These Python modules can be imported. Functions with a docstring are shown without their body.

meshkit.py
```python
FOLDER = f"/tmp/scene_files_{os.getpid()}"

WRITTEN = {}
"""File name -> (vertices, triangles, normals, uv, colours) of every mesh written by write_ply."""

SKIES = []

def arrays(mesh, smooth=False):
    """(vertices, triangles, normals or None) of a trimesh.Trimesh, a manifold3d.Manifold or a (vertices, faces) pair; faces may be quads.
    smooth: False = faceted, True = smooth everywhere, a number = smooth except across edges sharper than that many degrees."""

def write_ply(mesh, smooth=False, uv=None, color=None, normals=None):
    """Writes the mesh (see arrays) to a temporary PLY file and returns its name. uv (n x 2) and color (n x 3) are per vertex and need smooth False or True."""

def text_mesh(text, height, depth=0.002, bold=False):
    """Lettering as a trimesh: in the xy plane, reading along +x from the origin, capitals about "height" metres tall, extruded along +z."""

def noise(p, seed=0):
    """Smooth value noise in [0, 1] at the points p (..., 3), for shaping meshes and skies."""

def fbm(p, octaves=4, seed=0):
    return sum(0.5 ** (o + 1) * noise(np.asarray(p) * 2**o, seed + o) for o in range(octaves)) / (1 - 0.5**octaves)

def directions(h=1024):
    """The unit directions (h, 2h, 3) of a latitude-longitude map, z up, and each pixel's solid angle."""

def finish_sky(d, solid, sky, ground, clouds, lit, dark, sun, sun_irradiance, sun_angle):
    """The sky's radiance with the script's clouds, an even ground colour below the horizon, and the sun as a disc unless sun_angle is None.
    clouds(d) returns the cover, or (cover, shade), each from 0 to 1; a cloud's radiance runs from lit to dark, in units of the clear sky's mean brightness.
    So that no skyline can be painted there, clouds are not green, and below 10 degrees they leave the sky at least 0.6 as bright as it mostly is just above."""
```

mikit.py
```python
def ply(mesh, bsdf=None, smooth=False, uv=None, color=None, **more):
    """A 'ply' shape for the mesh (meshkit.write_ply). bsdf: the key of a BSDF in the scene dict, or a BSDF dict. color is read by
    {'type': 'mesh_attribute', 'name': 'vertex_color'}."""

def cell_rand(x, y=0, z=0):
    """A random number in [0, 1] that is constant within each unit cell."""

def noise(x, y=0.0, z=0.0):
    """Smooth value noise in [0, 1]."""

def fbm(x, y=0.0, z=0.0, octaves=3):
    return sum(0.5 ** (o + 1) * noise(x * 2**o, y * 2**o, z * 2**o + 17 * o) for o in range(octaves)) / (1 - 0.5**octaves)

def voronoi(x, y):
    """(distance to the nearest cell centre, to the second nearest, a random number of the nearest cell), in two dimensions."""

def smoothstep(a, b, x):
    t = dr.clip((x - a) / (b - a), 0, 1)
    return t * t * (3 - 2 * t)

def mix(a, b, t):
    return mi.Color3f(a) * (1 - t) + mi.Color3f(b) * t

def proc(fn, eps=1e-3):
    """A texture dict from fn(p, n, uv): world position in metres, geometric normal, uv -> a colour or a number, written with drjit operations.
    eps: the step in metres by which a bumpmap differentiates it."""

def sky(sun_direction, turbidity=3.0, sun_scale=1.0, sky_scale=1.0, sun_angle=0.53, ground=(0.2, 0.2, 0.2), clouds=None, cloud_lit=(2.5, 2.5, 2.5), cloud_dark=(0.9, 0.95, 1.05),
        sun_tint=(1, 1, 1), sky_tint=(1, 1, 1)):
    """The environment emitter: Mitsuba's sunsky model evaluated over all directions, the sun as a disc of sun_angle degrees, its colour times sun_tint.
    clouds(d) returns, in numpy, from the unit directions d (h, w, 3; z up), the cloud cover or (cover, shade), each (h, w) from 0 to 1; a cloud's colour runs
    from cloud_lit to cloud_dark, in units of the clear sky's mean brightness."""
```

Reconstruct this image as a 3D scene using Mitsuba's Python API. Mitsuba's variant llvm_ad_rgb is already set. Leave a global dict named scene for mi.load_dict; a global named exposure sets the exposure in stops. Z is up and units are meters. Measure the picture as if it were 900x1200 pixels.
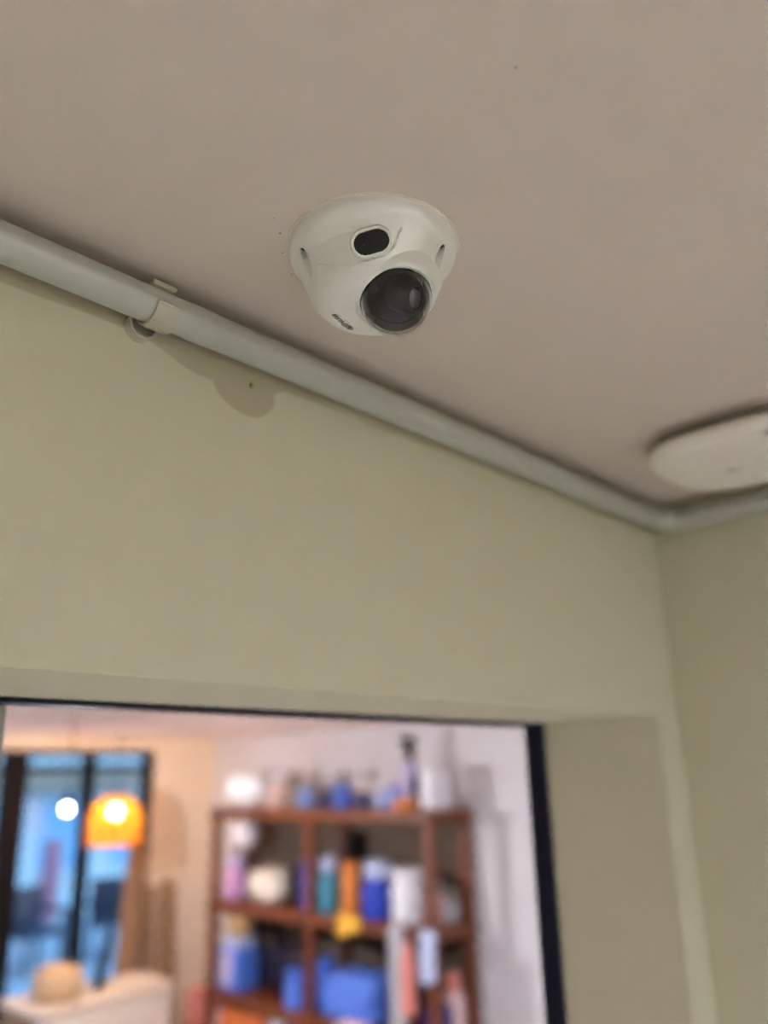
import math
import numpy as np
import trimesh
import manifold3d as m3
import mitsuba as mi
import drjit as dr
import mikit
import meshkit
from scipy.interpolate import PchipInterpolator

scene, labels = {"type": "scene"}, {}
T = mi.ScalarTransform4f
PI = math.pi


def lin(r, g, b):
    out = []
    for v in (r, g, b):
        v /= 255.0
        out.append(v / 12.92 if v <= 0.04045 else ((v + 0.055) / 1.055) ** 2.4)
    return out


# ------------------------------------------------------------------ camera, sky, lights, exposure
EYE = np.array([0.0, 0.0, 2.05])
YAW, PITCH, ROLL = math.radians(46.545), math.radians(17.716), math.radians(-1.36)
FOV = math.degrees(2 * math.atan(450 / 973.3))
fwd = np.array([math.cos(PITCH) * math.sin(YAW), math.cos(PITCH) * math.cos(YAW), math.sin(PITCH)])
right = np.cross(fwd, [0, 0, 1.0])
right /= np.linalg.norm(right)
upv = np.cross(right, fwd) * math.cos(ROLL) - right * math.sin(ROLL)
scene["the_view"] = {
    "type": "thinlens", "fov": FOV, "fov_axis": "x", "aperture_radius": 0.0052, "focus_distance": 0.478,
    "near_clip": 0.01, "far_clip": 100.0,
    "to_world": T().look_at(origin=EYE.tolist(), target=(EYE + fwd).tolist(), up=upv.tolist()),
}
exposure = 0.06
scene["sky"] = mikit.sky((0.3, -0.5, 0.8), turbidity=4.0, sun_scale=0.0, sky_scale=14.5, sky_tint=(0.39, 0.65, 0.78), ground=(0.3, 0.3, 0.3))
NEAR_L = (45.5, 48.0, 59.5)      # unseen fill panels added to light the near room
FAR_L = (24.0, 25.5, 29.5)        # unseen fill panel added to light the far room
BULB_L = (3000.0, 2950.0, 3150.0)   # clear bulb
AMBER_L = (340.0, 215.0, 80.0)

# ------------------------------------------------------------------ materials
def diffuse(name, c, rough=None, spec=0.5, **more):
    if rough is None:
        scene[name] = {"type": "twosided", "b": {"type": "diffuse", "reflectance": c if isinstance(c, dict) else {"type": "rgb", "value": list(c)}}}
    else:
        scene[name] = {"type": "twosided", "b": {"type": "principled", "base_color": c if isinstance(c, dict) else {"type": "rgb", "value": list(c)},
                                                  "roughness": rough, "specular": spec, **more}}
    return name


SPECKS = ((0.269, 0.163, 0.0009), (0.2695, 0.3365, 0.0012), (0.283, 0.3505, 0.0010), (0.258, 0.328, 0.0006), (0.3025, 0.3645, 0.0008))


def ceiling_fn(p, n, uv):
    m = mikit.fbm(p.x * 3.1, p.y * 3.1, 2.0)
    fine = mikit.fbm(p.x * 55, p.y * 55, 7.0)
    c = mikit.mix(lin(207, 195, 187), lin(214, 202, 194), m)
    c = c * (0.985 + 0.03 * fine)
    # small dark specks in the paint, one far out and a few chips by the camera base
    for x, y, r in SPECKS:
        q = dr.sqrt(dr.square(p.x - x) + dr.square(p.y - y))
        c = mikit.mix(c, lin(88, 78, 66), 0.75 * (1 - mikit.smoothstep(r * 0.6, r, q)))
    return c


def wall_fn(p, n, uv):
    m = mikit.fbm(p.x * 2.3 + 5, p.y * 2.3, p.z * 2.3)
    fine = mikit.fbm(p.x * 60, p.y * 60, p.z * 60)
    c = mikit.mix(lin(200, 196, 173), lin(206, 202, 180), m) * (0.985 + 0.03 * fine)
    # an older tan coat together with painted conduit shadow below the conduit, and one round touch-up with a drip of its own outline
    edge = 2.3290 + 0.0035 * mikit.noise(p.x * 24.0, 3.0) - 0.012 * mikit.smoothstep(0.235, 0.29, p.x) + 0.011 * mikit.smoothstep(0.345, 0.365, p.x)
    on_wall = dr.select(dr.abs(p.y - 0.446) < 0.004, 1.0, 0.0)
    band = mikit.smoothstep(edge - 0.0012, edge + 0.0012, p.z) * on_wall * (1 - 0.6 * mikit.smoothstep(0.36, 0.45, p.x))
    dx, dz = (p.x - 0.3275) / 0.0275, (p.z - 2.3205) / 0.0212
    wob = 0.10 * (mikit.noise(p.x * 70, p.z * 70) - 0.5)
    blot = (1 - mikit.smoothstep(0.95, 1.02, dr.sqrt(dx * dx + dz * dz) + wob)) * on_wall
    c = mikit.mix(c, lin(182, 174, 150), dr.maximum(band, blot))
    nick = (1 - mikit.smoothstep(0.0008, 0.0016, dr.sqrt(dr.square(p.x - 0.333) + dr.square((p.z - 2.3245) * 0.5)))) * on_wall
    return mikit.mix(c, lin(95, 88, 75), nick)


def wood_fn(p, n, uv):
    g = mikit.fbm(p.x * 14, p.y * 2.5, p.z * 14)
    return mikit.mix(lin(84, 40, 16), lin(134, 70, 28), g)


def plank_fn(p, n, uv):
    g = mikit.fbm(p.x * 40, p.y * 40, p.z * 3)
    return mikit.mix(lin(122, 92, 66), lin(176, 138, 100), g)


diffuse("ceiling_paint", mikit.proc(ceiling_fn))
diffuse("wall_paint", mikit.proc(wall_fn))
diffuse("reveal_paint", lin(198, 185, 172))
diffuse("white_wall", lin(224, 223, 225))
diffuse("warm_wall", lin(246, 226, 198))
diffuse("pale_floor", lin(222, 220, 218))
diffuse("navy_paint", lin(6, 11, 36), 0.5, 0.2)
diffuse("grey_paint", lin(150, 148, 138), 0.5)
diffuse("white_plastic", lin(232, 233, 233), 0.42, 0.45)
diffuse("bead_plaster", lin(214, 208, 194))
diffuse("conduit_plastic", lin(182, 184, 180), 0.38, 0.5)
diffuse("clip_plastic", lin(184, 180, 166), 0.45, 0.5)
diffuse("access_plastic", lin(232, 226, 222), 0.5)
diffuse("print_grey", lin(74, 70, 66), 0.5)
diffuse("mark_grey", lin(150, 145, 140), 0.5)
diffuse("black_gloss", lin(8, 8, 9), 0.12, 0.3)
diffuse("black_satin", lin(13, 12, 12), 0.35, 0.3)
diffuse("black_matte", lin(10, 9, 9), 0.6, 0.15)
diffuse("screw_metal", lin(26, 25, 24), 0.4)
diffuse("lens_coat", lin(44, 52, 64), 0.12, 0.9)
diffuse("wood", mikit.proc(wood_fn), 0.5)
diffuse("shade_board", lin(98, 87, 76))  # dark taupe carries the shade inside the shelves
diffuse("plank_wood", mikit.proc(plank_fn), 0.7)
diffuse("counter_cloth", lin(226, 208, 190))
diffuse("straw", lin(206, 172, 132))
diffuse("pave", lin(196, 200, 206))
diffuse("facade_paint", lin(222, 226, 228))
diffuse("facade_band", lin(176, 148, 128))
diffuse("facade_pane", lin(160, 196, 226), 0.2)
diffuse("door_red", lin(196, 126, 140))
diffuse("chair_dark", lin(52, 54, 66), 0.6)
scene["clear_plastic"] = {"type": "dielectric", "int_ior": 1.49}
scene["clear_sheet"] = {"type": "thindielectric", "int_ior": 1.5}
COL = dict(white=(236, 239, 246), pale_pink=(240, 216, 210), grey=(140, 132, 124), light_blue=(132, 168, 232), navy=(34, 44, 92), blue=(74, 116, 214),
           deep_blue=(34, 64, 184), pale_blue=(190, 204, 236), lilac=(196, 190, 226), pink_lilac=(208, 160, 212), teal=(64, 140, 164), orange=(226, 140, 60),
           yellow=(238, 184, 54), cream=(236, 230, 214), pink=(226, 140, 126), purple=(70, 50, 120), tan=(196, 160, 112), mid_blue=(84, 128, 226),
           orange_red=(214, 118, 62), silver=(176, 178, 182), rose=(236, 204, 204), red=(206, 86, 80), dark_navy=(12, 16, 38), ink=(18, 18, 24), violet_blue=(80, 96, 190))
for k, v in COL.items():
    diffuse("c_" + k, lin(*v), 0.45)
scene["amber_shade"] = {"type": "blendbsdf", "weight": 0.45,
                        "a": {"type": "principledthin", "base_color": {"type": "rgb", "value": lin(236, 134, 50)}, "diff_trans": 0.45, "roughness": 0.5},
                        "b": {"type": "thindielectric", "int_ior": 1.5, "specular_transmittance": {"type": "rgb", "value": [1.0, 0.72, 0.3]}}}

# ------------------------------------------------------------------ mesh helpers
def tm(man):
    m = man.to_mesh()
    return trimesh.Trimesh(m.vert_properties[:, :3], m.tri_verts, process=False)


def mf(mesh):
    return m3.Manifold(m3.Mesh(np.asarray(mesh.vertices, np.float32), np.asarray(mesh.faces, np.uint32)))


def box(lo, hi, ch=0.0):
    lo, hi = np.array(lo, float), np.array(hi, float)
    if ch <= 0:
        return trimesh.creation.box(bounds=[lo, hi])
    pts = []
    for s in np.ndindex(2, 2, 2):
        c = np.where(np.array(s) == 1, hi, lo)
        d = np.where(np.array(s) == 1, -ch, ch)
        for k in range(3):
            q = c + d
            q[k] = c[k]
            pts.append(q)
    return tm(m3.Manifold.hull_points(np.array(pts, np.float32)))


def cat(*ms):
    return trimesh.util.concatenate([m for m in ms])


def lathe(profile, n=32, at=(0, 0, 0), axis=(0, 0, 1)):
    m = trimesh.creation.revolve(np.array(profile, float), sections=n)
    if tuple(axis) != (0, 0, 1):
        m.apply_transform(trimesh.geometry.align_vectors([0, 0, 1], axis))
    m.apply_translation(at)
    return m


def tube(pts, r, n=16, cap=True):
    pts = np.array(pts, float)
    t = np.gradient(pts, axis=0)
    t /= np.linalg.norm(t, axis=1, keepdims=True)
    ref = np.array([0, 0, 1.0]) if abs(t[0][2]) < 0.9 else np.array([1.0, 0, 0])
    u = np.cross(t[0], ref)
    u /= np.linalg.norm(u)
    rr = np.broadcast_to(np.asarray(r, float), len(pts))
    V = []
    a = np.linspace(0, 2 * PI, n, endpoint=False)
    for i in range(len(pts)):
        u = u - t[i] * (u @ t[i])
        u /= np.linalg.norm(u)
        w = np.cross(t[i], u)
        V.append(pts[i] + rr[i] * (np.outer(np.cos(a), u) + np.outer(np.sin(a), w)))
    F = []
    for i in range(len(pts) - 1):
        for j in range(n):
            k = (j + 1) % n
            F += [[i * n + j, i * n + k, (i + 1) * n + k], [i * n + j, (i + 1) * n + k, (i + 1) * n + j]]
    V = np.vstack(V)
    if cap:
        b = len(V)
        V = np.vstack([V, pts[0], pts[-1]])
        o = (len(pts) - 1) * n
        for j in range(n):
            k = (j + 1) % n
            F += [[b, k, j], [b + 1, o + j, o + k]]
    m = trimesh.Trimesh(V, F, process=False)
    if m.volume < 0:
        m.invert()
    return m


def xform(mesh, origin, X, Y, Z):
    m = mesh.copy()
    M = np.eye(4)
    M[:3, 0], M[:3, 1], M[:3, 2], M[:3, 3] = X, Y, Z, origin
    m.apply_transform(M)
    return m


def unit(v):
    v = np.array(v, float)
    return v / np.linalg.norm(v)


def numbered(key):
    if key not in scene and key not in labels:
        return key
    i = 1
    while f"{key}_{i:03d}" in scene or f"{key}_{i:03d}" in labels:
        i += 1
    return f"{key}_{i:03d}"


def add(key, mesh, mat, label=None, category=None, group=None, kind=None, smooth=35, **more):
    """one entry of the scene; a part's key starts with its holder's key"""
    key = numbered(key)
    scene[key] = mikit.ply(mesh, mat, smooth=smooth, **more)
    e = {k: v for k, v in dict(label=label, category=category, group=group, kind=kind).items() if v}
    if e:
        labels[key] = e
    return key


def thing(key, label, category, group=None):
    key = numbered(key)
    labels[key] = {"label": label, "category": category, **({"group": group} if group else {})}
    return key


def struct(key, mesh, mat, label=None, smooth=False):
    return add(key, mesh, mat, label, kind="structure", smooth=smooth)


def area(L):
    return {"type": "area", "radiance": {"type": "rgb", "value": list(L)}}


# ------------------------------------------------------------------ the setting: near room
CEIL = EYE[2] + 0.315
AY, BX = 0.446, 0.965           # planes of the wall with the opening and of the wall on the right
BACK = 0.625                    # far side of the wall with the opening
JX, HZ = 0.9134, EYE[2] + 0.0595  # right jamb and head of the opening
LX = -0.10
struct("floor", box((-1.7, -2.6, -0.05), (BX, BACK, 0)), "pale_floor")
struct("ceiling", box((-1.7, -2.6, CEIL), (BX + 0.1, BACK - 0.001, CEIL + 0.08)), "ceiling_paint", "tan painted ceiling")
wa = mf(box((-1.7, AY, 0), (BX + 0.1, BACK, CEIL + 0.05))) - mf(box((LX, AY - 1, -1), (JX, BACK + 1, HZ)))
# slightly rounded plaster arrises round the opening
wa = wa - m3.Manifold.hull_points(np.array([(JX - .01, AY - .001, -1), (JX + .0035, AY - .001, -1), (JX - .01, AY + .0045, -1), (JX - .01, AY - .001, HZ + .0035), (JX + .0035, AY - .001, HZ), (JX - .01, AY + .0045, HZ)], np.float32))
wa = wa - m3.Manifold.hull_points(np.array([(LX, AY - .001, HZ - .01), (LX, AY - .001, HZ + .0035), (LX, AY + .0045, HZ - .01), (JX, AY - .001, HZ - .01), (JX, AY - .001, HZ + .0035), (JX, AY + .0045, HZ - .01)], np.float32))
struct("wall_front", tm(wa), "wall_paint", "cream wall with the wide doorway")
struct("wall_right", box((BX, -2.6, 0), (BX + 0.1, AY, CEIL + 0.05)), "wall_paint", "olive cream wall on the right")
struct("wall_left", box((-1.8, -2.6, 0), (-1.7, BACK, CEIL + 0.05)), "wall_paint")
struct("wall_back", box((-1.7, -2.7, 0), (BX, -2.6, CEIL + 0.05)), "wall_paint")
# navy frame at the back of the reveal and the grey upright beyond it
navy = cat(box((JX - 0.005, 0.598, 0), (JX + 0.0005, 0.6255, HZ), 0.0015), box((LX, 0.596, HZ - 0.0035), (JX, 0.6255, HZ + 0.0005), 0.0012))
struct("trim_1", navy, "navy_paint", "navy door frame at the back of the doorway reveal")
struct("trim_2", box((0.16, 0.632, 0), (0.2606, 0.672, HZ + 0.03), 0.003), "grey_paint", "grey upright at the left end of the doorway")

for i, (x, y) in enumerate(((0.50, -2.2), (-1.25, -2.2))):  # glowing panels added out of view to light the near room
    t = thing("added_fill_panel", ("bright unseen fill panel added by the right wall, back of the near room", "dim unseen fill panel added by the left wall, back of the near room")[i], "fill light", "added fill panels")
    add(t + "__frame", tm(mf(box((x - .31, y - .31, CEIL - .012), (x + .31, y + .31, CEIL), .003)) - mf(box((x - .29, y - .29, CEIL - .05), (x + .29, y + .29, CEIL - .004)))), "white_plastic")
    p = box((x - .289, y - .289, CEIL - .008), (x + .289, y + .289, CEIL - .004))
    add(t + "__diffuser", p, "white_plastic", smooth=False, emitter=area(NEAR_L if i == 0 else tuple(v * .25 for v in NEAR_L)))

# ------------------------------------------------------------------ the setting: far room
SX, FY, FZ = 3.65, 5.2, EYE[2] + 0.30
struct("floor_far", box((-2.0, BACK, -0.05), (SX + .1, FY + .1, 0)), "pale_floor")
diffuse("far_ceiling_paint", lin(232, 214, 204))
struct("ceiling_far", box((-2.0, BACK, FZ), (SX + .1, FY + .1, FZ + .08)), "far_ceiling_paint", "pale ceiling of the shop room")
struct("wall_far_right", box((SX, BACK, 0), (SX + .1, FY, FZ)), "white_wall", "white wall behind the wooden shelving unit")
struct("wall_far_left", box((-2.1, BACK, 0), (-2.0, FY, FZ)), "white_wall")
struct("wall_partition", box((BX + .1, AY + .02, 0), (SX + .1, BACK, FZ)), "white_wall")
GX0, GX1, GZ = 0.9, 3.155, 2.252
fw = mf(box((-2.0, FY, 0), (SX + .1, FY + .12, FZ + .05))) - mf(box((GX0, FY - 1, 0), (GX1, FY + 1, GZ)))
struct("wall_far", tm(fw), "warm_wall", "warm lit wall beside the glazed front")
w = "window_1"
labels[w] = {"label": "black framed glazed shop front in the far wall", "kind": "structure"}
for x0, x1 in ((2.162, 2.307), (2.672, 2.742), (3.10, GX1), (GX0, 0.97), (1.52, 1.60)):
    add(w + "__stile", box((x0, FY - .01, 0), (x1, FY + .06, GZ), .004), "black_matte")
add(w + "__top_rail", box((GX0, FY - .01, GZ - .03), (GX1, FY + .06, GZ), .004), "black_matte")
add(w + "__transom", box((GX0, FY - .005, 2.125), (GX1, FY + .055, 2.165), .004), "black_matte")
add(w + "__bottom_rail", box((GX0, FY - .01, 0), (GX1, FY + .06, .12), .004), "black_matte")
for x0, x1 in ((.97, 1.52), (1.60, 2.162), (2.307, 2.672), (2.742, 3.10)):
    for z0, z1 in ((.12, 2.125), (2.165, 2.222)):
        pane = trimesh.Trimesh([(x0, FY + .02, z0), (x1, FY + .02, z0), (x1, FY + .02, z1), (x0, FY + .02, z1)], [[0, 1, 2], [0, 2, 3]])
        add(w + "__pane", pane, "clear_sheet", smooth=False)

for x, y in ((1.30, 1.72),):  # added out of view; its floor bounce also brightens the near ceiling
    t = thing("added_fill_panel", "unseen fill panel added in the shop room just past the doorway", "fill light", "added fill panels")
    add(t + "__frame", tm(mf(box((x - .31, y - .31, FZ - .012), (x + .31, y + .31, FZ), .003)) - mf(box((x - .29, y - .29, FZ - .05), (x + .29, y + .29, FZ - .004)))), "white_plastic")
    add(t + "__diffuser", box((x - .289, y - .289, FZ - .008), (x + .289, y + .289, FZ - .004)), "white_plastic", smooth=False, emitter=area(FAR_L))

# ------------------------------------------------------------------ security camera on the ceiling
C = np.array([0.32095, 0.30853, CEIL])
er = np.array([0.69066, -0.72318, 0])
ec = np.array([-0.72318, -0.69066, 0])
ed = np.array([0, 0, -1.0])


def local(mesh):
    return xform(mesh, C, er, ec, ed)


K = np.array([(.0525, 0), (.0523, .004), (.0516, .0072), (.0503, .0095), (.0485, .0115), (.0462, .0155), (.0435, .0225), (.0405, .030), (.0365, .0375), (.0305, .0435), (.0225, .0472), (.012, .0488), (0.0004, .049)])
s_ = np.r_[0, np.cumsum(np.hypot(*np.diff(K, axis=0).T))]
ss = np.linspace(0, s_[-1], 150)
pr, pt = PchipInterpolator(s_, K[:, 0])(ss), PchipInterpolator(s_, K[:, 1])(ss)
NT = 300
th = np.linspace(0, 2 * PI, NT, endpoint=False)


def sstep(a, b, x):
    t = np.clip((x - a) / (b - a), 0, 1)
    return t * t * (3 - 2 * t)


deg = (np.degrees(th) + 180) % 360 - 180
# the raised brow round the infrared window: its lower edge is a crease that fades out on the left and turns up on the right
tc = np.interp(deg, [-70, -52, -38, -20, -5, 9.5, 17.3, 20, 23], [.024, .0272, .0322, .0350, .0340, .0312, .0262, .0195, .010])
fade = sstep(-62, -38, deg) * (1 - sstep(19, 24, deg))
rings = []
for r, t in zip(pr, pt):
    d = -.0019 * fade * (1 - sstep(tc - .0004, tc + .0012, t)) * sstep(.012, .018, t)
    rr = r + d
    rings.append(np.c_[rr * np.sin(th), rr * np.cos(th), np.full(NT, t)])
V = np.vstack(rings)
F = []
for i in range(len(pr) - 1):
    j = np.arange(NT)
    k = (j + 1) % NT
    F += [np.c_[i * NT + j, i * NT + k, (i + 1) * NT + k], np.c_[i * NT + j, (i + 1) * NT + k, (i + 1) * NT + j]]
b0 = len(V)
V = np.vstack([V, [[0, 0, 0], [0, 0, .049]]])
o = (len(pr) - 1) * NT
F += [np.c_[np.full(NT, b0), k, j], np.c_[np.full(NT, b0 + 1), o + j, o + k]]
bm = trimesh.Trimesh(V, np.vstack(F), process=False)
if bm.volume < 0:
    bm.invert()
body = mf(bm)

cb = np.array([.0132, .0150, .0458])       # centre of the clear bubble
nb = unit([.121, .351, .929])              # axis of its ring
RB = .0211
sph = lambda c, r, n=64: m3.Manifold.sphere(r, n).translate([float(v) for v in c])


def onaxis(profile, c, axis, n=96):
    return lathe(profile, n, c, axis)


collar = mf(onaxis([(0, -.012), (.0290, -.012), (.0268, -.0062), (.0252, -.0022), (.0240, -.0004), (.0230, .0001), (.0222, -.0003), (0, -.0003)], cb, nb)) - sph(cb, RB + .0006, 96)
collar = collar - m3.Manifold.cube([.2, .2, .1], True).translate([0, 0, -.05 + .012])
body = body - sph(cb, RB + .0006, 96)


def stadium(L, W, z0, z1, n=24):
    pts = []
    for s in (1, -1):
        a = np.linspace(-PI / 2, PI / 2, n) + (0 if s > 0 else PI)
        pts += [((L - W) / 2 * s + W / 2 * math.cos(x), W / 2 * math.sin(x)) for x in a]
    P = np.array(pts)
    return m3.Manifold.hull_points(np.vstack([np.c_[P, np.full(len(P), z)] for z in (z0, z1)]).astype(np.float32))


wn = unit([-.005, .935, .355])
wu = np.array([.965, .07, -.235])
wu = unit(wu - wn * (wu @ wn))
wv = np.cross(wn, wu)
wc = np.array([-.0004, .0428, .0258])
place = lambda man: mf(xform(tm(man), wc, wu, wv, wn))
hole = place(stadium(.0205, .0134, -.010, .02))
bez = place(m3.Manifold.batch_hull([stadium(.0246, .0175, -.006, .0006), stadium(.0232, .0161, -.006, .0019)])) - hole
body = body - hole
slots = []
for sgn in (-1, 1):
    a = math.radians(64.5 * sgn)
    q = np.array([.0440 * math.sin(a), .0440 * math.cos(a)])
    body = body - m3.Manifold.cylinder(.06, .0036, .0036, 40).translate([q[0], q[1], .006])
    slots.append(q)
cam = thing("security_camera", "white round dome security camera screwed to the tan ceiling", "security camera")
add(cam + "__body", local(tm(body)), "white_plastic", smooth=28)
add(cam + "__lens_collar", local(tm(collar)), "white_plastic", smooth=40)
add(cam + "__window_bezel", local(tm(bez)), "white_plastic", smooth=30)
iw = add(cam + "__infrared_window", local(tm(place(stadium(.0206, .0135, -.006, -.0002)))), "black_gloss", "black glossy oval infrared window", smooth=30)
for dx in (-.0045,):
    led = lathe([(0, 0), (.0008, 0), (.0008, .0002), (0, .0003)], 20)
    add(iw + "__emitter", local(xform(led, wc + wu * dx - wn * .0002, wu, wv, wn)), "screw_metal")
for q in slots:
    add(cam + "__screw", local(lathe([(0, .007), (.0034, .007), (.0034, .0112), (.0022, .0124), (0, .0126)], 24, (q[0], q[1], 0))), "screw_metal")  # dark head enlarged to fill the slot, its black standing for shade
# clear bubble, black liner, swivelling lens
cap_a = np.linspace(0, math.radians(96), 48)
outer = np.c_[np.maximum(RB * np.sin(cap_a), 0), RB * np.cos(cap_a)]
inner = np.c_[np.maximum((RB - .0012) * np.sin(cap_a), 0), (RB - .0012) * np.cos(cap_a)]
bub = lathe(np.r_[inner, outer[::-1]], 96, cb, nb)
if bub.volume < 0:
    bub.invert()
add(cam + "__clear_bubble", local(bub), "clear_plastic", "clear plastic bubble over the black lens", smooth=40)
liner = sph(cb - nb * .0010, .0186, 96) ^ m3.Manifold.cylinder(.06, .03, .03, 64).translate([0, 0, 0])
nl = unit([.66, .63, .42])
lx = unit(np.cross(nl, [0, 0, 1]))
ly = np.cross(nl, lx)
lc = cb - nb * .0010
liner = liner - mf(lathe([(0, .0142), (.0078, .0148), (.0078, .03), (0, .03)], 64, lc, nl))
ln = add(cam + "__lens_housing", local(tm(liner)), "black_satin", "black swivelling lens housing", smooth=35)
barrel = lathe([(0.0058, .008), (.0074, .008), (.0074, .0176), (.0069, .0182), (.0062, .0178), (.0058, .0160), (.0058, .008)], 64, lc, nl)
add(ln + "__lens_barrel", local(barrel), "black_gloss", smooth=30)
ga = np.linspace(0, 1, 14)
add(ln + "__lens_glass", local(lathe(np.r_[[(0, .010), (.0058, .010)], np.c_[np.maximum(.0058 * np.cos(ga * PI / 2), 0), .0148 + .0022 * np.sin(ga * PI / 2)]], 64, lc, nl)), "lens_coat", smooth=40)
for ang, rad in ((-26, .0181), (-44, .0181)):
    ax = unit(nl * math.cos(math.radians(ang)) + lx * math.sin(math.radians(ang)))
    u1 = unit(np.cross(ax, [.2, .1, 1]))
    u2 = np.cross(ax, u1)
    k1 = math.radians(38 if ang == -26 else 62)
    phi = np.linspace(0, 2 * PI, 72)
    ring = [cb - nb * .0010 + (rad + .0006) * (math.cos(k1) * ax + math.sin(k1) * (math.cos(f) * u1 + math.sin(f) * u2)) for f in phi]
    ring = tube(ring, .00055, 8)
    add(ln + "__housing_rib", local(ring), "black_gloss", smooth=60)
# lettering, read from the far side: a swirl round the first letter, the word, and the thin line under it
tu = unit([-.57, .82, 0])
tv = np.array([-tu[1], tu[0], 0])
H = .0043
word = meshkit.text_mesh("alhua", H, .0004, bold=True)
wl = word.bounds[1][0]
sc = .0185 / wl
word.apply_scale([sc, 1, 1])
sw = [( .0022 + .0030 * math.cos(f), .0016 + .0025 * math.sin(f), .0002) for f in np.linspace(math.radians(-60), math.radians(200), 30)]
swirl = tube(sw, .00028, 8)
under = box((.0065, -.0016, 0), (.0185, -.00135, .0004))
lg = cat(word, swirl, under)
# follow the body: drop every vertex onto the profile
P0 = np.array([-.0128, -.0128, 0])
W = P0 + np.outer(lg.vertices[:, 0], tu) + np.outer(lg.vertices[:, 1], tv)
rad = np.hypot(W[:, 0], W[:, 1])
o_ = np.argsort(pr)
base = np.interp(rad, pr[o_], pt[o_])
W[:, 2] = base - .0002 + lg.vertices[:, 2]
lg = trimesh.Trimesh(W, lg.faces, process=False)
add(cam + "__lettering", local(lg), "print_grey", "dark grey wordmark printed on the rim", smooth=False)
# rough filler bead left round the base
phi = np.linspace(0, 2 * PI, 400, endpoint=False)
nz = meshkit.fbm(np.c_[np.cos(phi) * 9, np.sin(phi) * 9, phi * 0], 4, 3)
side = sstep(.15, .9, np.cos(phi - math.radians(140)) * .5 + .5) * .7 + .3
outr = .0533 + (.0024 * np.clip(nz - .30, 0, 1) * 2.0) * side
hh = .0006 + .0018 * meshkit.fbm(np.c_[np.cos(phi) * 14, np.sin(phi) * 14, phi * 0], 3, 9) * side
Vb, Fb = [], []
for rr, tt in ((outr, 0 * hh - .0005), (outr - .0004, hh * .7), (.5 * outr + .0262, hh), (np.full_like(outr, .0520), hh * 1.2), (np.full_like(outr, .0520), 0 * hh - .0005)):
    Vb.append(np.c_[rr * np.sin(phi), rr * np.cos(phi), tt])
n_ = len(phi)
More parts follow.
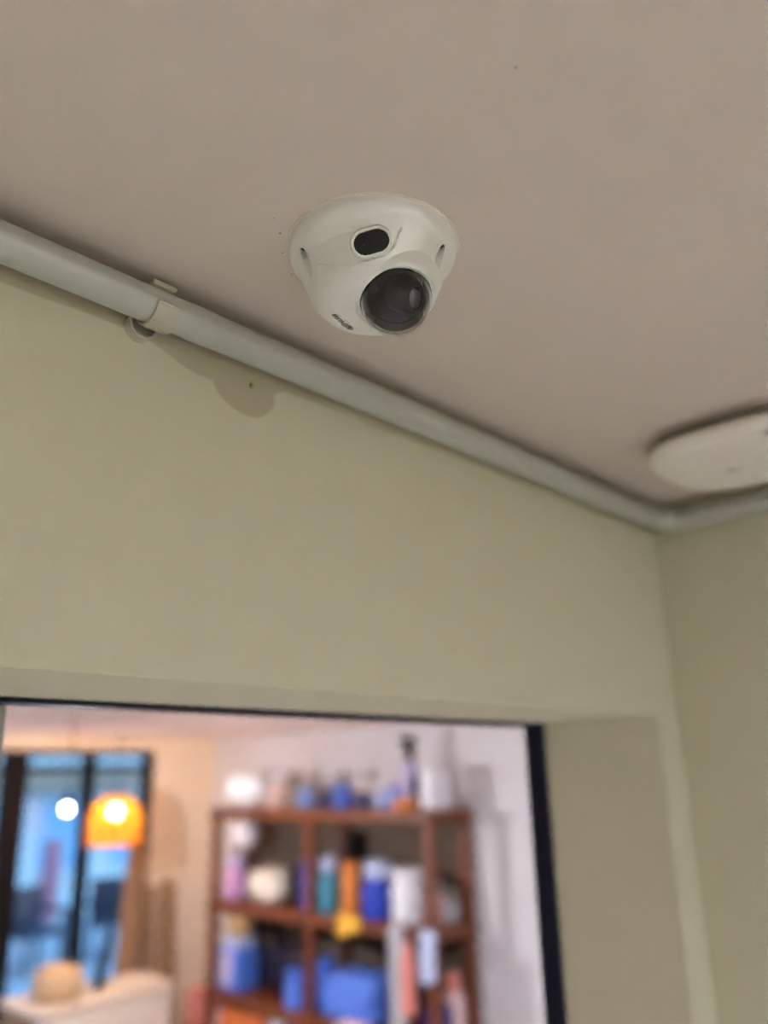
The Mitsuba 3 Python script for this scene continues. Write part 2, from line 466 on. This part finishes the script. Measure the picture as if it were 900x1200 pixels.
for i in range(5):
    i2 = (i + 1) % 5
    j = np.arange(n_)
    k = (j + 1) % n_
    Fb += [np.c_[i * n_ + j, i2 * n_ + k, i * n_ + k], np.c_[i * n_ + j, i2 * n_ + j, i2 * n_ + k]]
bead = trimesh.Trimesh(np.vstack(Vb), np.vstack(Fb), process=False)
if bead.volume < 0:
    bead.invert()
add(cam + "__filler_bead", local(bead), "bead_plaster", "rough white filler around the base", smooth=60)

# ------------------------------------------------------------------ conduit and its clip
PY, PZ, PR = AY - 0.0175, EYE[2] + 0.2929, 0.0117
con = thing("conduit_pipe", "grey plastic conduit pipe running along the top of the cream wall", "conduit pipe")
PBX = BX - 0.0172
PZB = EYE[2] + 0.2890
RE = 0.030
add(con + "__tube", tube([(x, PY, PZ) for x in np.linspace(-1.69, .283, 12)], PR + np.r_[np.zeros(11), .0], 48), "conduit_plastic", smooth=40)
add(con + "__tube", tube([(x, PY, PZ) for x in np.linspace(.27, PBX - RE, 8)], PR, 48), "conduit_plastic", smooth=40)
el = [(PBX - RE + RE * math.sin(f), PY - RE + RE * math.cos(f), PZ + (PZB - PZ) * f / (PI / 2)) for f in np.linspace(0, PI / 2, 20)]
el = [(PBX - RE - .014, PY, PZ)] + el + [(PBX, PY - RE - .014, PZB)]
add(con + "__socket", tube([(.266, PY, PZ), (.269, PY, PZ), (.2845, PY, PZ), (.2855, PY, PZ)], [PR + .0001, PR + .0005, PR + .0005, PR + .0001], 48), "conduit_plastic", smooth=40)
add(con + "__elbow", tube(el, PR + .0006, 48), "conduit_plastic", smooth=40)
add(con + "__tube", tube([(PBX, y, PZB) for y in np.linspace(PY - RE, -2.59, 14)], PR, 48), "conduit_plastic", smooth=40)
clip = thing("conduit_clip", "open plastic clip gripping the conduit near its left end", "pipe clip")


def arc_band(a0, a1, r0, r1, x0, x1, n=40):
    """a band bent in the plane across the pipe; 0 degrees points away from the wall, 90 up"""
    a = np.radians(np.linspace(a0, a1, n))
    V, F = [], []
    for f in a:
        for x, r in ((x0, r0), (x1, r0), (x1, r1), (x0, r1)):
            V.append((x, PY - r * math.cos(f), PZ + r * math.sin(f)))
    for i in range(n - 1):
        for q in range(4):
            q2 = (q + 1) % 4
            F += [[i * 4 + q, i * 4 + q2, (i + 1) * 4 + q2], [i * 4 + q, (i + 1) * 4 + q2, (i + 1) * 4 + q]]
    e = (n - 1) * 4
    F += [[0, 2, 1], [0, 3, 2], [e, e + 1, e + 2], [e, e + 2, e + 3]]
    m = trimesh.Trimesh(V, F, process=False)
    if m.volume < 0:
        m.invert()
    return m


CX0, CX1 = .2365, .2535
add(clip + "__jaw", arc_band(78, 345, PR + .0008, PR + .0028, CX0, CX1), "clip_plastic", smooth=40)
lip = [(0, PY - (PR + .0019) * math.cos(math.radians(a)), PZ + (PR + .0019) * math.sin(math.radians(a))) for a in (-15,)][0]
add(clip + "__lip", tube([(CX0 - .0002, lip[1], lip[2]), (CX1 + .0002, lip[1], lip[2])], .0016, 14), "clip_plastic", smooth=40)
add(clip + "__top_tab", box((CX0, PY - .006, PZ + PR + .0012), (CX1, PY + .006, PZ + PR + .0052), .0008), "clip_plastic")
add(clip + "__base", lathe([(0, 0), (.0098, 0), (.0098, .0085), (.0086, .0085), (.0086, .0012), (0, .0012)], 32, (.2400, AY + .0002, PZ - .0095), (0, -1, 0)), "clip_plastic")

# ------------------------------------------------------------------ white access point
ap = thing("access_point", "white rounded square wireless access point on the ceiling by the corner", "access point")
ax0, ax1, ay0, ay1 = .720, .882, .188, .350


def rsq(inset, z, R=.056, n=20):
    P = []
    for cx, cy, a0 in ((ax1, ay1, 0), (ax0, ay1, 90), (ax0, ay0, 180), (ax1, ay0, 270)):
        sx, sy = (-1 if cx == ax1 else 1), (-1 if cy == ay1 else 1)
        for a in np.radians(np.linspace(a0, a0 + 90, n)):
            rr = R - inset * .6
            P.append((cx + sx * (inset + rr) + rr * math.cos(a), cy + sy * (inset + rr) + rr * math.sin(a), z))
    return P


zz = EYE[2]
shell = m3.Manifold.hull_points(np.array(rsq(.007, zz + .3015) + rsq(.001, zz + .3000) + rsq(0, zz + .2970) + rsq(.001, zz + .2930) + rsq(.005, zz + .2875) + rsq(.012, zz + .2850) + rsq(.024, zz + .2840), np.float32))
add(ap + "__shell", tm(shell), "access_plastic", smooth=40)
add(ap + "__mounting_plate", box((ax0 + .022, ay0 + .022, zz + .300), (ax1 - .022, ay1 - .022, CEIL), .002), "grey_paint")
mk = cat(lathe([(0, 0), (.0035, 0), (.0035, .0006), (0, .0006)], 20, (.805, .284, zz + .2836)), box((.8060, .2745, zz + .2836), (.8085, .2800, zz + .2842)))
add(ap + "__maker_mark", mk, "mark_grey")
add(ap + "__status_light", lathe([(0, 0), (.003, 0), (.003, .0006), (0, .0006)], 20, (.732, .222, zz + .2838)), "mark_grey")

# ------------------------------------------------------------------ shelving unit
SF, SB, SY0, SY1 = 3.30, 3.625, 2.865, 4.70
sh = thing("shelving_unit", "orange brown wooden open shelving unit against the white wall", "shelving unit")
TOPZ, Z2, Z3, Z4 = 1.885, 1.350, .862, .38
for y in (SY0, 3.75, SY1 - .05):
    for x in (SF, SB - .045):
        add(sh + "__post", box((x, y, 0), (x + .045, y + .05, TOPZ - .055), .004), "wood")
for z0, z1 in ((Z2, TOPZ - .055), (Z3, Z2 - .055)):  # added dark panels stand in for the shade within the bays
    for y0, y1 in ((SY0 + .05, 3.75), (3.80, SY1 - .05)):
        add(sh + "__shade_panel", box((SB - .012, y0, z0), (SB - .004, y1, z1)), "shade_board", "dull taupe panel added for the shade inside the bay", smooth=False)
for z in (TOPZ, Z2, Z3, Z4):
    add(sh + "__shelf_board", box((SF - .012, SY0 - .01, z - .055), (SB + .004, SY1 + .005, z), .004), "wood")
for z0, z1 in ((Z3 + .0, Z2 - .055), (Z4 + .0, Z3 - .055)):
    for y0, y1 in ((SY0 + .05, 3.75), (3.80, SY1 - .05)):
        for s in (0, 1):
            a, b = (z0, z1) if s else (z1, z0)
            add(sh + "__brace", tube([(SB - .034 - .02 * s, y0, a), (SB - .034 - .02 * s, y1, b)], .020, 10), "black_matte")


def lathe_bottle(key, label, category, x, y, z0, z1, D, mat, cap=None, capz=None, neck=.45, band=None, group=None, square=False):
    """bottle, jar or tub: a shouldered body, and a cap, pump or label band of its own"""
    t = thing(key, label, category, group)
    r, h = D / 2, (capz or z1) - z0
    nr = r * neck
    sh_ = min(.3 * h, r * .9)
    prof = [(0, 0), (r * .92, 0), (r, r * .12), (r, h - sh_), (r * .93, h - sh_ * .6), (r * .72, h - sh_ * .25), (nr, h - sh_ * .06), (nr, h)] + [(0, h)]
    m = lathe(prof, 28)
    if square:
        v = m.vertices
        rr = np.hypot(v[:, 0], v[:, 1]) + 1e-9
        f = rr / np.maximum(np.maximum(abs(v[:, 0]), abs(v[:, 1])), 1e-9)
        v[:, :2] *= (1 + .55 * (f - 1))[:, None] * .90
    m.apply_translation((x, y, z0))
    add(t + "__body", m, mat, smooth=40)
    if cap:
        hc = z1 - (capz or z1)
        add(t + "__cap", lathe([(0, -.006), (nr * 1.25, -.006), (nr * 1.25, hc * .85), (nr * 1.1, hc), (0, hc)], 24, (x, y, capz)), cap, smooth=30)
    if band and not square:
        add(t + "__paper_label", lathe([(r * 1.006, h * .18), (r * 1.012, h * .18), (r * 1.012, h * .58), (r * 1.006, h * .58), (r * 1.006, h * .18)], 28, (x, y, z0)), band, smooth=30)
    return t


def lump(key, label, category, lo, hi, mat, seed, amp=.16, group=None, e=.62):
    """a soft pack or bag: a rounded block crumpled by noise, flat where it stands"""
    m = trimesh.creation.icosphere(subdivisions=4)
    v = m.vertices
    v = np.sign(v) * np.abs(v) ** e
    d = meshkit.fbm(v * 1.6 + seed, 4, seed) - .5
    v = v * (1 + amp * 2 * d)[:, None]
    v = (v - v.min(0)) / (v.max(0) - v.min(0))
    v[:, 2] = np.maximum(v[:, 2], .03)
    lo, hi = np.array(lo), np.array(hi)
    m.vertices = lo + v * (hi - lo) - [0, 0, .03 * (hi[2] - lo[2])]
    return add(key, m, mat, label, category, group, smooth=True)


G1 = "bottles on the top shelf"
# top shelf, from the left end
t = thing("table_lamp", "glowing white drum lamp at the left end of the top shelf", "lamp")
lx_, ly_ = 3.44, 4.55
add(t + "__base", lathe([(0, 0), (.07, 0), (.07, .012), (.02, .02), (.015, .06), (0, .06)], 28, (lx_, ly_, TOPZ)), "c_white")
add(t + "__lamp_shade", lathe([(0, .055), (.100, .055), (.114, .07), (.117, .12), (.108, .17), (.07, .198), (0, .2)], 36, (lx_, ly_, TOPZ)), "c_white", emitter=area((.34, .34, .35)))
lathe_bottle("bottle", "pale pink bottle beside the glowing white lamp", "bottle", 3.42, 4.20, TOPZ, 2.09, .10, "c_pale_pink", "c_white", 2.04, group=G1)
add("carton", box((3.40, 4.02, TOPZ), (3.48, 4.11, 2.085), .004), "c_grey", "slim grey carton standing between the pink and light blue bottles", "carton")
lathe_bottle("bottle", "light blue bottle beside the slim grey carton", "bottle", 3.42, 3.93, TOPZ, 2.02, .10, "c_light_blue", "c_pale_blue", 1.985, group=G1)
lathe_bottle("bottle", "small dark navy bottle left of the blue pump bottle", "bottle", 3.44, 3.79, TOPZ, 1.995, .082, "c_navy", "c_dark_navy", 1.975, group=G1)
lathe_bottle("bottle", "blue bottle with a tall grey cap in the middle of the top shelf", "bottle", 3.42, 3.615, TOPZ, 2.085, .112, "c_blue", "c_grey", 2.025, .42, group=G1)
lathe_bottle("jar", "wide navy jar right of the blue bottle", "jar", 3.43, 3.455, TOPZ, 2.0, .115, "c_navy", "c_pale_pink", 1.98, .8)
lathe_bottle("bottle", "white bottle beside the wide navy jar", "bottle", 3.44, 3.345, TOPZ, 2.03, .088, "c_pale_blue", "c_white", 1.99, group=G1)
lathe_bottle("bottle", "pale lavender blue bottle left of the tall black topped bottle", "bottle", 3.42, 3.215, TOPZ, 2.035, .105, "c_light_blue", "c_lilac", 1.99, group=G1)
t = lathe_bottle("spray_bottle", "tall lilac spray bottle with a black head", "spray bottle", 3.43, 3.105, TOPZ, 2.19, .085, "c_lilac", "c_ink", 2.135, .4)
add(t + "__spray_head", cat(box((3.395, 3.085, 2.18), (3.465, 3.125, 2.25), .01), box((3.36, 3.095, 2.215), (3.40, 3.115, 2.245), .005)), "c_ink")
add(t + "__back_label", lathe([(.0435, .02), (.0445, .02), (.0445, .17), (.0435, .17), (.0435, .02)], 28, (3.436, 3.0995, TOPZ)), "c_navy")
lump("folded_cloth", "small orange cloth lying at the right end of the top shelf", "cloth", (3.30, 3.00, TOPZ), (3.40, 3.15, 1.945), "c_orange", 5)
add("carton", box((3.36, 2.885, TOPZ), (3.50, 2.985, 2.08), .004), "c_white", "white carton at the right end of the top shelf", "carton")

# second shelf, left bay
hb = []
lump("cloth_bag", "white cloth bag hanging below the left end of the top shelf", "bag", (3.29, 4.34, 1.665), (3.42, 4.52, TOPZ - .056), "c_white", 11, .2)
lathe_bottle("bottle", "pink lilac bottle with a white top at the left of the middle shelf", "bottle", 3.43, 4.60, Z2, 1.62, .155, "c_pink_lilac", "c_lilac", 1.545, .62)
lump("soft_pack", "crumpled white soft pack beside the pink lilac bottle", "pack", (3.33, 4.10, Z2), (3.50, 4.40, 1.565), "c_cream", 21, .16)
# second shelf, right bay
lathe_bottle("canister", "blue canister left of the teal bottle on the middle shelf", "canister", 3.43, 3.905, Z2, 1.605, .105, "c_violet_blue", "c_violet_blue", 1.58, .8)
lathe_bottle("bottle", "teal bottle with a white top on the middle shelf", "bottle", 3.41, 3.72, Z2, 1.64, .128, "c_teal", "c_pale_blue", 1.565, .7)
lathe_bottle("bottle", "tall orange bottle on the middle shelf", "bottle", 3.41, 3.54, Z2, 1.615, .118, "c_orange", "c_orange", 1.585, .7)
lathe_bottle("jug", "deep blue jug with a wide white lid", "jug", 3.42, 3.345, Z2, 1.632, .172, "c_deep_blue", "c_pale_blue", 1.55, .74)
lathe_bottle("tub", "tall plain white tub at the right end of the middle shelf", "tub", 3.40, 3.115, Z2 - .0, 1.605, .178, "c_white", "c_white", 1.57, .86)


def drape(key, label, category, y0, y1, z0, z1, x, depth, mat, seed, waves=3, part=None):
    """hanging soft sheet with folds and thickness"""
    n, m_ = 40, 30
    V, F = [], []
    for side in (0, 1):
        for i in range(m_):
            for j in range(n):
                u, v = j / (n - 1), i / (m_ - 1)
                fold = math.sin(u * waves * 2 * PI + seed) * depth * (.3 + .7 * v) + .5 * depth * math.sin(3.1 * v + seed)
                narrow = 1 - .12 * math.sin(v * PI)
                V.append((x + fold + .004 * side, (y0 + y1) / 2 + (u - .5) * (y1 - y0) * narrow, z1 + (z0 - z1) * v + .015 * math.sin(u * 5 + seed) * v))
    N = n * m_
    for i in range(m_ - 1):
        for j in range(n - 1):
            a, b, c, d = i * n + j, i * n + j + 1, (i + 1) * n + j + 1, (i + 1) * n + j
            F += [[a, b, c], [a, c, d], [N + a, N + c, N + b], [N + a, N + d, N + c]]
    for L in ([i * n for i in range(m_)], [i * n + n - 1 for i in range(m_)], list(range(n)), [(m_ - 1) * n + j for j in range(n)]):
        for a, b in zip(L, L[1:]):
            F += [[a, N + a, N + b], [a, N + b, b]]
    mesh = trimesh.Trimesh(V, F, process=False)
    mesh.fix_normals()
    return add(key, mesh, mat, label, category, smooth=50)


drape("duster_cloth", "yellow duster hanging over the edge of the middle shelf", "cloth", 3.33, 3.52, 1.285, 1.375, 3.262, .012, "c_yellow", 1.0, 1)
drape("plastic_bag", "long white plastic bag hanging in front of the right post", "bag", 3.02, 3.13, .55, 1.36, 3.25, .012, "c_silver", .4, 1)
drape("plastic_bag", "short white plastic bag hanging beside the long white one", "bag", 2.82, 2.93, 1.14, 1.36, 3.25, .014, "c_pale_blue", 2.0, 1)
lathe_bottle("bottle", "slim pink bottle hanging between the two white bags", "bottle", 3.245, 2.985, .99, 1.30, .072, "c_pink", "c_pink", 1.26, .5)
lump("pouch", "dark purple pouch below the slim pink bottle", "pouch", (3.33, 2.87, Z3), (3.45, 3.00, 1.03), "c_purple", 31)
add("tin", lathe([(0, 0), (.05, 0), (.052, .004), (.052, .40), (.046, .405), (.044, .395), (0, .395)], 28, (3.55, 3.66, Z2)), "black_matte", "tall black tin standing behind the teal bottle", "tin", smooth=30)
add("tin", lathe([(0, 0), (.05, 0), (.052, .004), (.052, .235), (.046, .24), (.044, .23), (0, .23)], 28, (3.50, 4.02, Z2)), "black_matte", "short black tin right of the crumpled white soft pack", "tin", smooth=30)
# through the open end
lathe_bottle("bottle", "pale grey bottle on the middle shelf behind the right post", "bottle", 3.435, 2.955, Z2, 1.56, .070, "c_rose", "c_silver", 1.50, .5)
lathe_bottle("jar", "silver grey jar beside the rear right post", "jar", 3.535, 2.955, Z2, 1.50, .095, "c_silver", "c_grey", 1.46, .8)
lathe_bottle("bottle", "pinkish white bottle at the open end of the lower shelf", "bottle", 3.52, 2.945, Z3, 1.13, .11, "c_rose", "c_pink", 1.06, .5)
# lower shelf
t = thing("basket", "small tan woven basket hanging below the middle shelf", "basket")
add(t + "__bowl", lathe([(0, 0), (.055, .005), (.085, .06), (.082, .125), (.074, .125), (.076, .06), (.045, .015), (0, .012)], 28, (3.40, 4.50, 1.165)), "c_tan", smooth=40)
add(t + "__handle", tube([(3.40, 4.50 + .08 * math.cos(a), 1.285 + .012 * math.sin(a)) for a in np.linspace(0, PI, 16)], .006, 8), "c_tan")
t = thing("wrapped_pack", "blue and white wrapped pack at the left end of the lower shelf", "pack")
add(t + "__wrap", box((3.34, 4.44, Z3), (3.50, 4.64, 1.09), .012), "c_mid_blue")
add(t + "__top_flap", box((3.345, 4.445, 1.088), (3.495, 4.635, 1.155), .02), "c_pale_blue")
add(t + "__front_panel", box((3.334, 4.50, Z3 + .03), (3.344, 4.60, 1.08), .002), "c_lilac")
lump("holdall", "dark navy holdall on the lower shelf", "bag", (3.44, 4.00, Z3), (3.58, 4.36, 1.15), "c_dark_navy", 41, .1)
lathe_bottle("canister", "bright blue canister in front of the dark navy holdall", "canister", 3.36, 3.935, Z3, 1.05, .125, "c_mid_blue", "c_blue", 1.03, .8)
t = lump("carrier_bag", "big bright blue bag filling the right bay of the lower shelf", "bag", (3.30, 3.27, Z3), (3.54, 3.70, 1.10), "c_mid_blue", 57, .22, e=.34)
lump("carrier_bag", "bright blue bundle standing at the left of the big blue bag", "bag", (3.35, 3.705, Z3), (3.46, 3.86, 1.14), "c_blue", 61, .2, e=.4)
lump("packet", "white and red packet sticking out below the big blue bag", "packet", (3.19, 3.22, .72), (3.30, 3.50, .915), "c_rose", 71, .16)
# bottom shelf
add("storage_box", box((3.32, 4.20, Z4), (3.56, 4.58, .785), .01), "c_orange_red", "orange box standing on the bottom shelf", "box")
lathe_bottle("jar", "white jar right of the orange box on the bottom shelf", "jar", 3.38, 4.09, Z4, .79, .13, "c_white", "c_white", .74, .8)
lathe_bottle("jar", "dull pink jar on the lower shelf below the blue and white pack", "jar", 3.40, 4.66, Z4, .80, .11, "c_rose", "c_rose", .76, .8)
add("rolled_mat", lathe([(0, 0), (.075, 0), (.078, .006), (.078, .80), (.06, .805), (.05, .79), (0, .79)], 28, (3.46, 4.98, 0)), "c_pink", "pink rolled mat standing beside the left end of the shelving", "mat", smooth=40)

# ------------------------------------------------------------------ lamps of the far room
bl = np.array([1.86, 3.76, 1.947])
t = thing("pendant_bulb", "bare white globe bulb hanging left of the amber pendant", "pendant lamp")
add(t + "__bulb", trimesh.creation.icosphere(subdivisions=4, radius=.022).apply_translation(bl), "c_white", smooth=True, emitter=area(BULB_L))
add(t + "__socket", lathe([(0, .002), (.050, .002), (.050, .006), (.020, .012), (.016, .03), (.006, .045), (0, .045)], 28, bl + [0, 0, .024]), "black_satin")  # socket with a broad cap added to block the light going up
add(t + "__cord", tube([bl + [0, 0, .06], (bl[0], bl[1], FZ)], .003, 8), "black_satin")
al = np.array([2.58, 4.62, 1.90])
t = thing("pendant_lamp", "amber dome pendant lamp glowing in front of the glazed front", "pendant lamp")
a_ = np.linspace(0.12, 1, 22)
dome = np.c_[0.156 * np.sin(a_ * PI / 2) ** .8, .09 + (-.27) * (1 - np.cos(a_ * PI / 2)) ** .9 ]
dome[:, 1] = .095 - .275 * (a_ ** 2.1)
dome[:, 0] = 0.156 * np.minimum(1, np.sin(np.minimum(a_ * 1.25, 1) * PI / 2)) ** .8
add(t + "__shade", lathe(dome[::-1], 40, al), "amber_shade", smooth=True)
add(t + "__bulb", trimesh.creation.icosphere(subdivisions=3, radius=.035).apply_translation(al), "c_white", smooth=True, emitter=area(AMBER_L))
add(t + "__socket", lathe([(0, 0), (.02, 0), (.02, .05), (.008, .07), (0, .07)], 20, al + [0, 0, .03]), "black_satin")
add(t + "__cord", tube([al + [0, 0, .09], (al[0], al[1], FZ)], .003, 8), "black_satin")

# ------------------------------------------------------------------ counter with its things, planks
t = thing("counter", "pale cloth covered counter at the foot of the warm wall", "counter")
add(t + "__top", box((2.17, 4.58, .925), (3.02, 5.00, .965), .015), "counter_cloth")
add(t + "__front", box((2.24, 4.60, .0), (3.00, 4.63, .925), .004), "counter_cloth")
add(t + "__side", box((2.19, 4.62, 0), (2.225, 4.98, .925), .004), "plank_wood")
add(t + "__side", box((2.975, 4.63, 0), (3.00, 4.98, .925), .004), "counter_cloth")
lump("cushion", "rounded tan cushion on the left of the pale counter", "cushion", (2.25, 4.62, .965), (2.50, 4.84, 1.14), "straw", 81, .08)
lump("folded_sheet", "pale folded sheet on the right end of the counter", "cloth", (2.74, 4.62, .965), (3.00, 4.92, .99), "counter_cloth", 91, .1)


def plank(label, a, b, wd, th_):
    a, b = np.array(a, float), np.array(b, float)
    d = unit(b - a)
    s = unit(np.cross(d, [0, 1, 0]))
    n = np.cross(s, d)
    m = box((-wd / 2, -th_ / 2, 0), (wd / 2, th_ / 2, np.linalg.norm(b - a)), .006)
    return add("plank", xform(m, a, s, n, d), "plank_wood", label, "plank")


plank("broad brown plank leaning against the glazed front", (2.88, 5.02, 0.0), (3.07, 5.165, 1.72), .14, .03)
plank("narrow dark plank standing right of the broad brown plank", (3.163, 5.03, 0.0), (3.163, 5.165, 1.42), .06, .03)
plank("grey brown pointed plank leaning on the warm wall", (3.27, 5.0, 0), (3.29, 5.165, 1.44), .10, .03)
add("walking_stick", tube([(2.60, 4.72, .992), (2.88, 5.12, 1.19)], .028, 12), "black_matte", "short dark stick leaning beside the tan cushion", "stick")

# ------------------------------------------------------------------ outside
struct("ground", box((-30, FY + .12, -.06), (40, 60, -.01)), "pave", "pale paving outside the glazed front")
fac = thing("building", "pale building across the paving with a brown fascia", "building")
BY = 14.0
add(fac + "__wall", box((-12, BY, -.01), (30, BY + 4, 7)), "facade_paint", smooth=False)
add(fac + "__fascia", box((-12, BY - .5, 1.98), (30, BY + .02, 2.36), .02), "facade_band", smooth=False)
for k in range(9):
    x = 1.2 + k * 1.3
    wd = add(fac + "__window", box((x, BY - .04, .7), (x + .95, BY + .02, 1.85), .01), "facade_paint")
    add(wd + "__pane", box((x + .07, BY - .05, .77), (x + .88, BY - .035, 1.78)), "facade_pane", smooth=False)
add(fac + "__sign_board", box((6.58, BY - .12, 0), (6.84, BY - .05, 1.2), .01), "door_red")


def chair(label, x, y, rz, s=1.0):
    t = thing("patio_chair", label, "chair", "patio chairs")
    M = trimesh.transformations.rotation_matrix(rz, [0, 0, 1])
    M[:3, 3] = (x, y, -.01)

    def p(key, m):
        m.apply_transform(M)
        add(t + "__" + key, m, "chair_dark")
    p("seat", box((-.28, -.28, .38), (.28, .28, .46), .02))
    p("backrest", box((-.28, .22, .46), (.28, .30, .90), .02))
    for sx in (-1, 1):
        p("armrest", box((sx * .28 - .03, -.26, .60), (sx * .28 + .03, .26, .66), .01))
        for sy in (-1, 1):
            p("leg", box((sx * .25 - .025, sy * .25 - .025, 0), (sx * .25 + .025, sy * .25 + .025, .6 if sy < 0 else .4), .004))


chair("dark patio chair seen left of the mullion", 4.90, 10.5, .15)
chair("dark patio chair seen between the amber lamp and the planks", 5.92, 10.5, -.5)
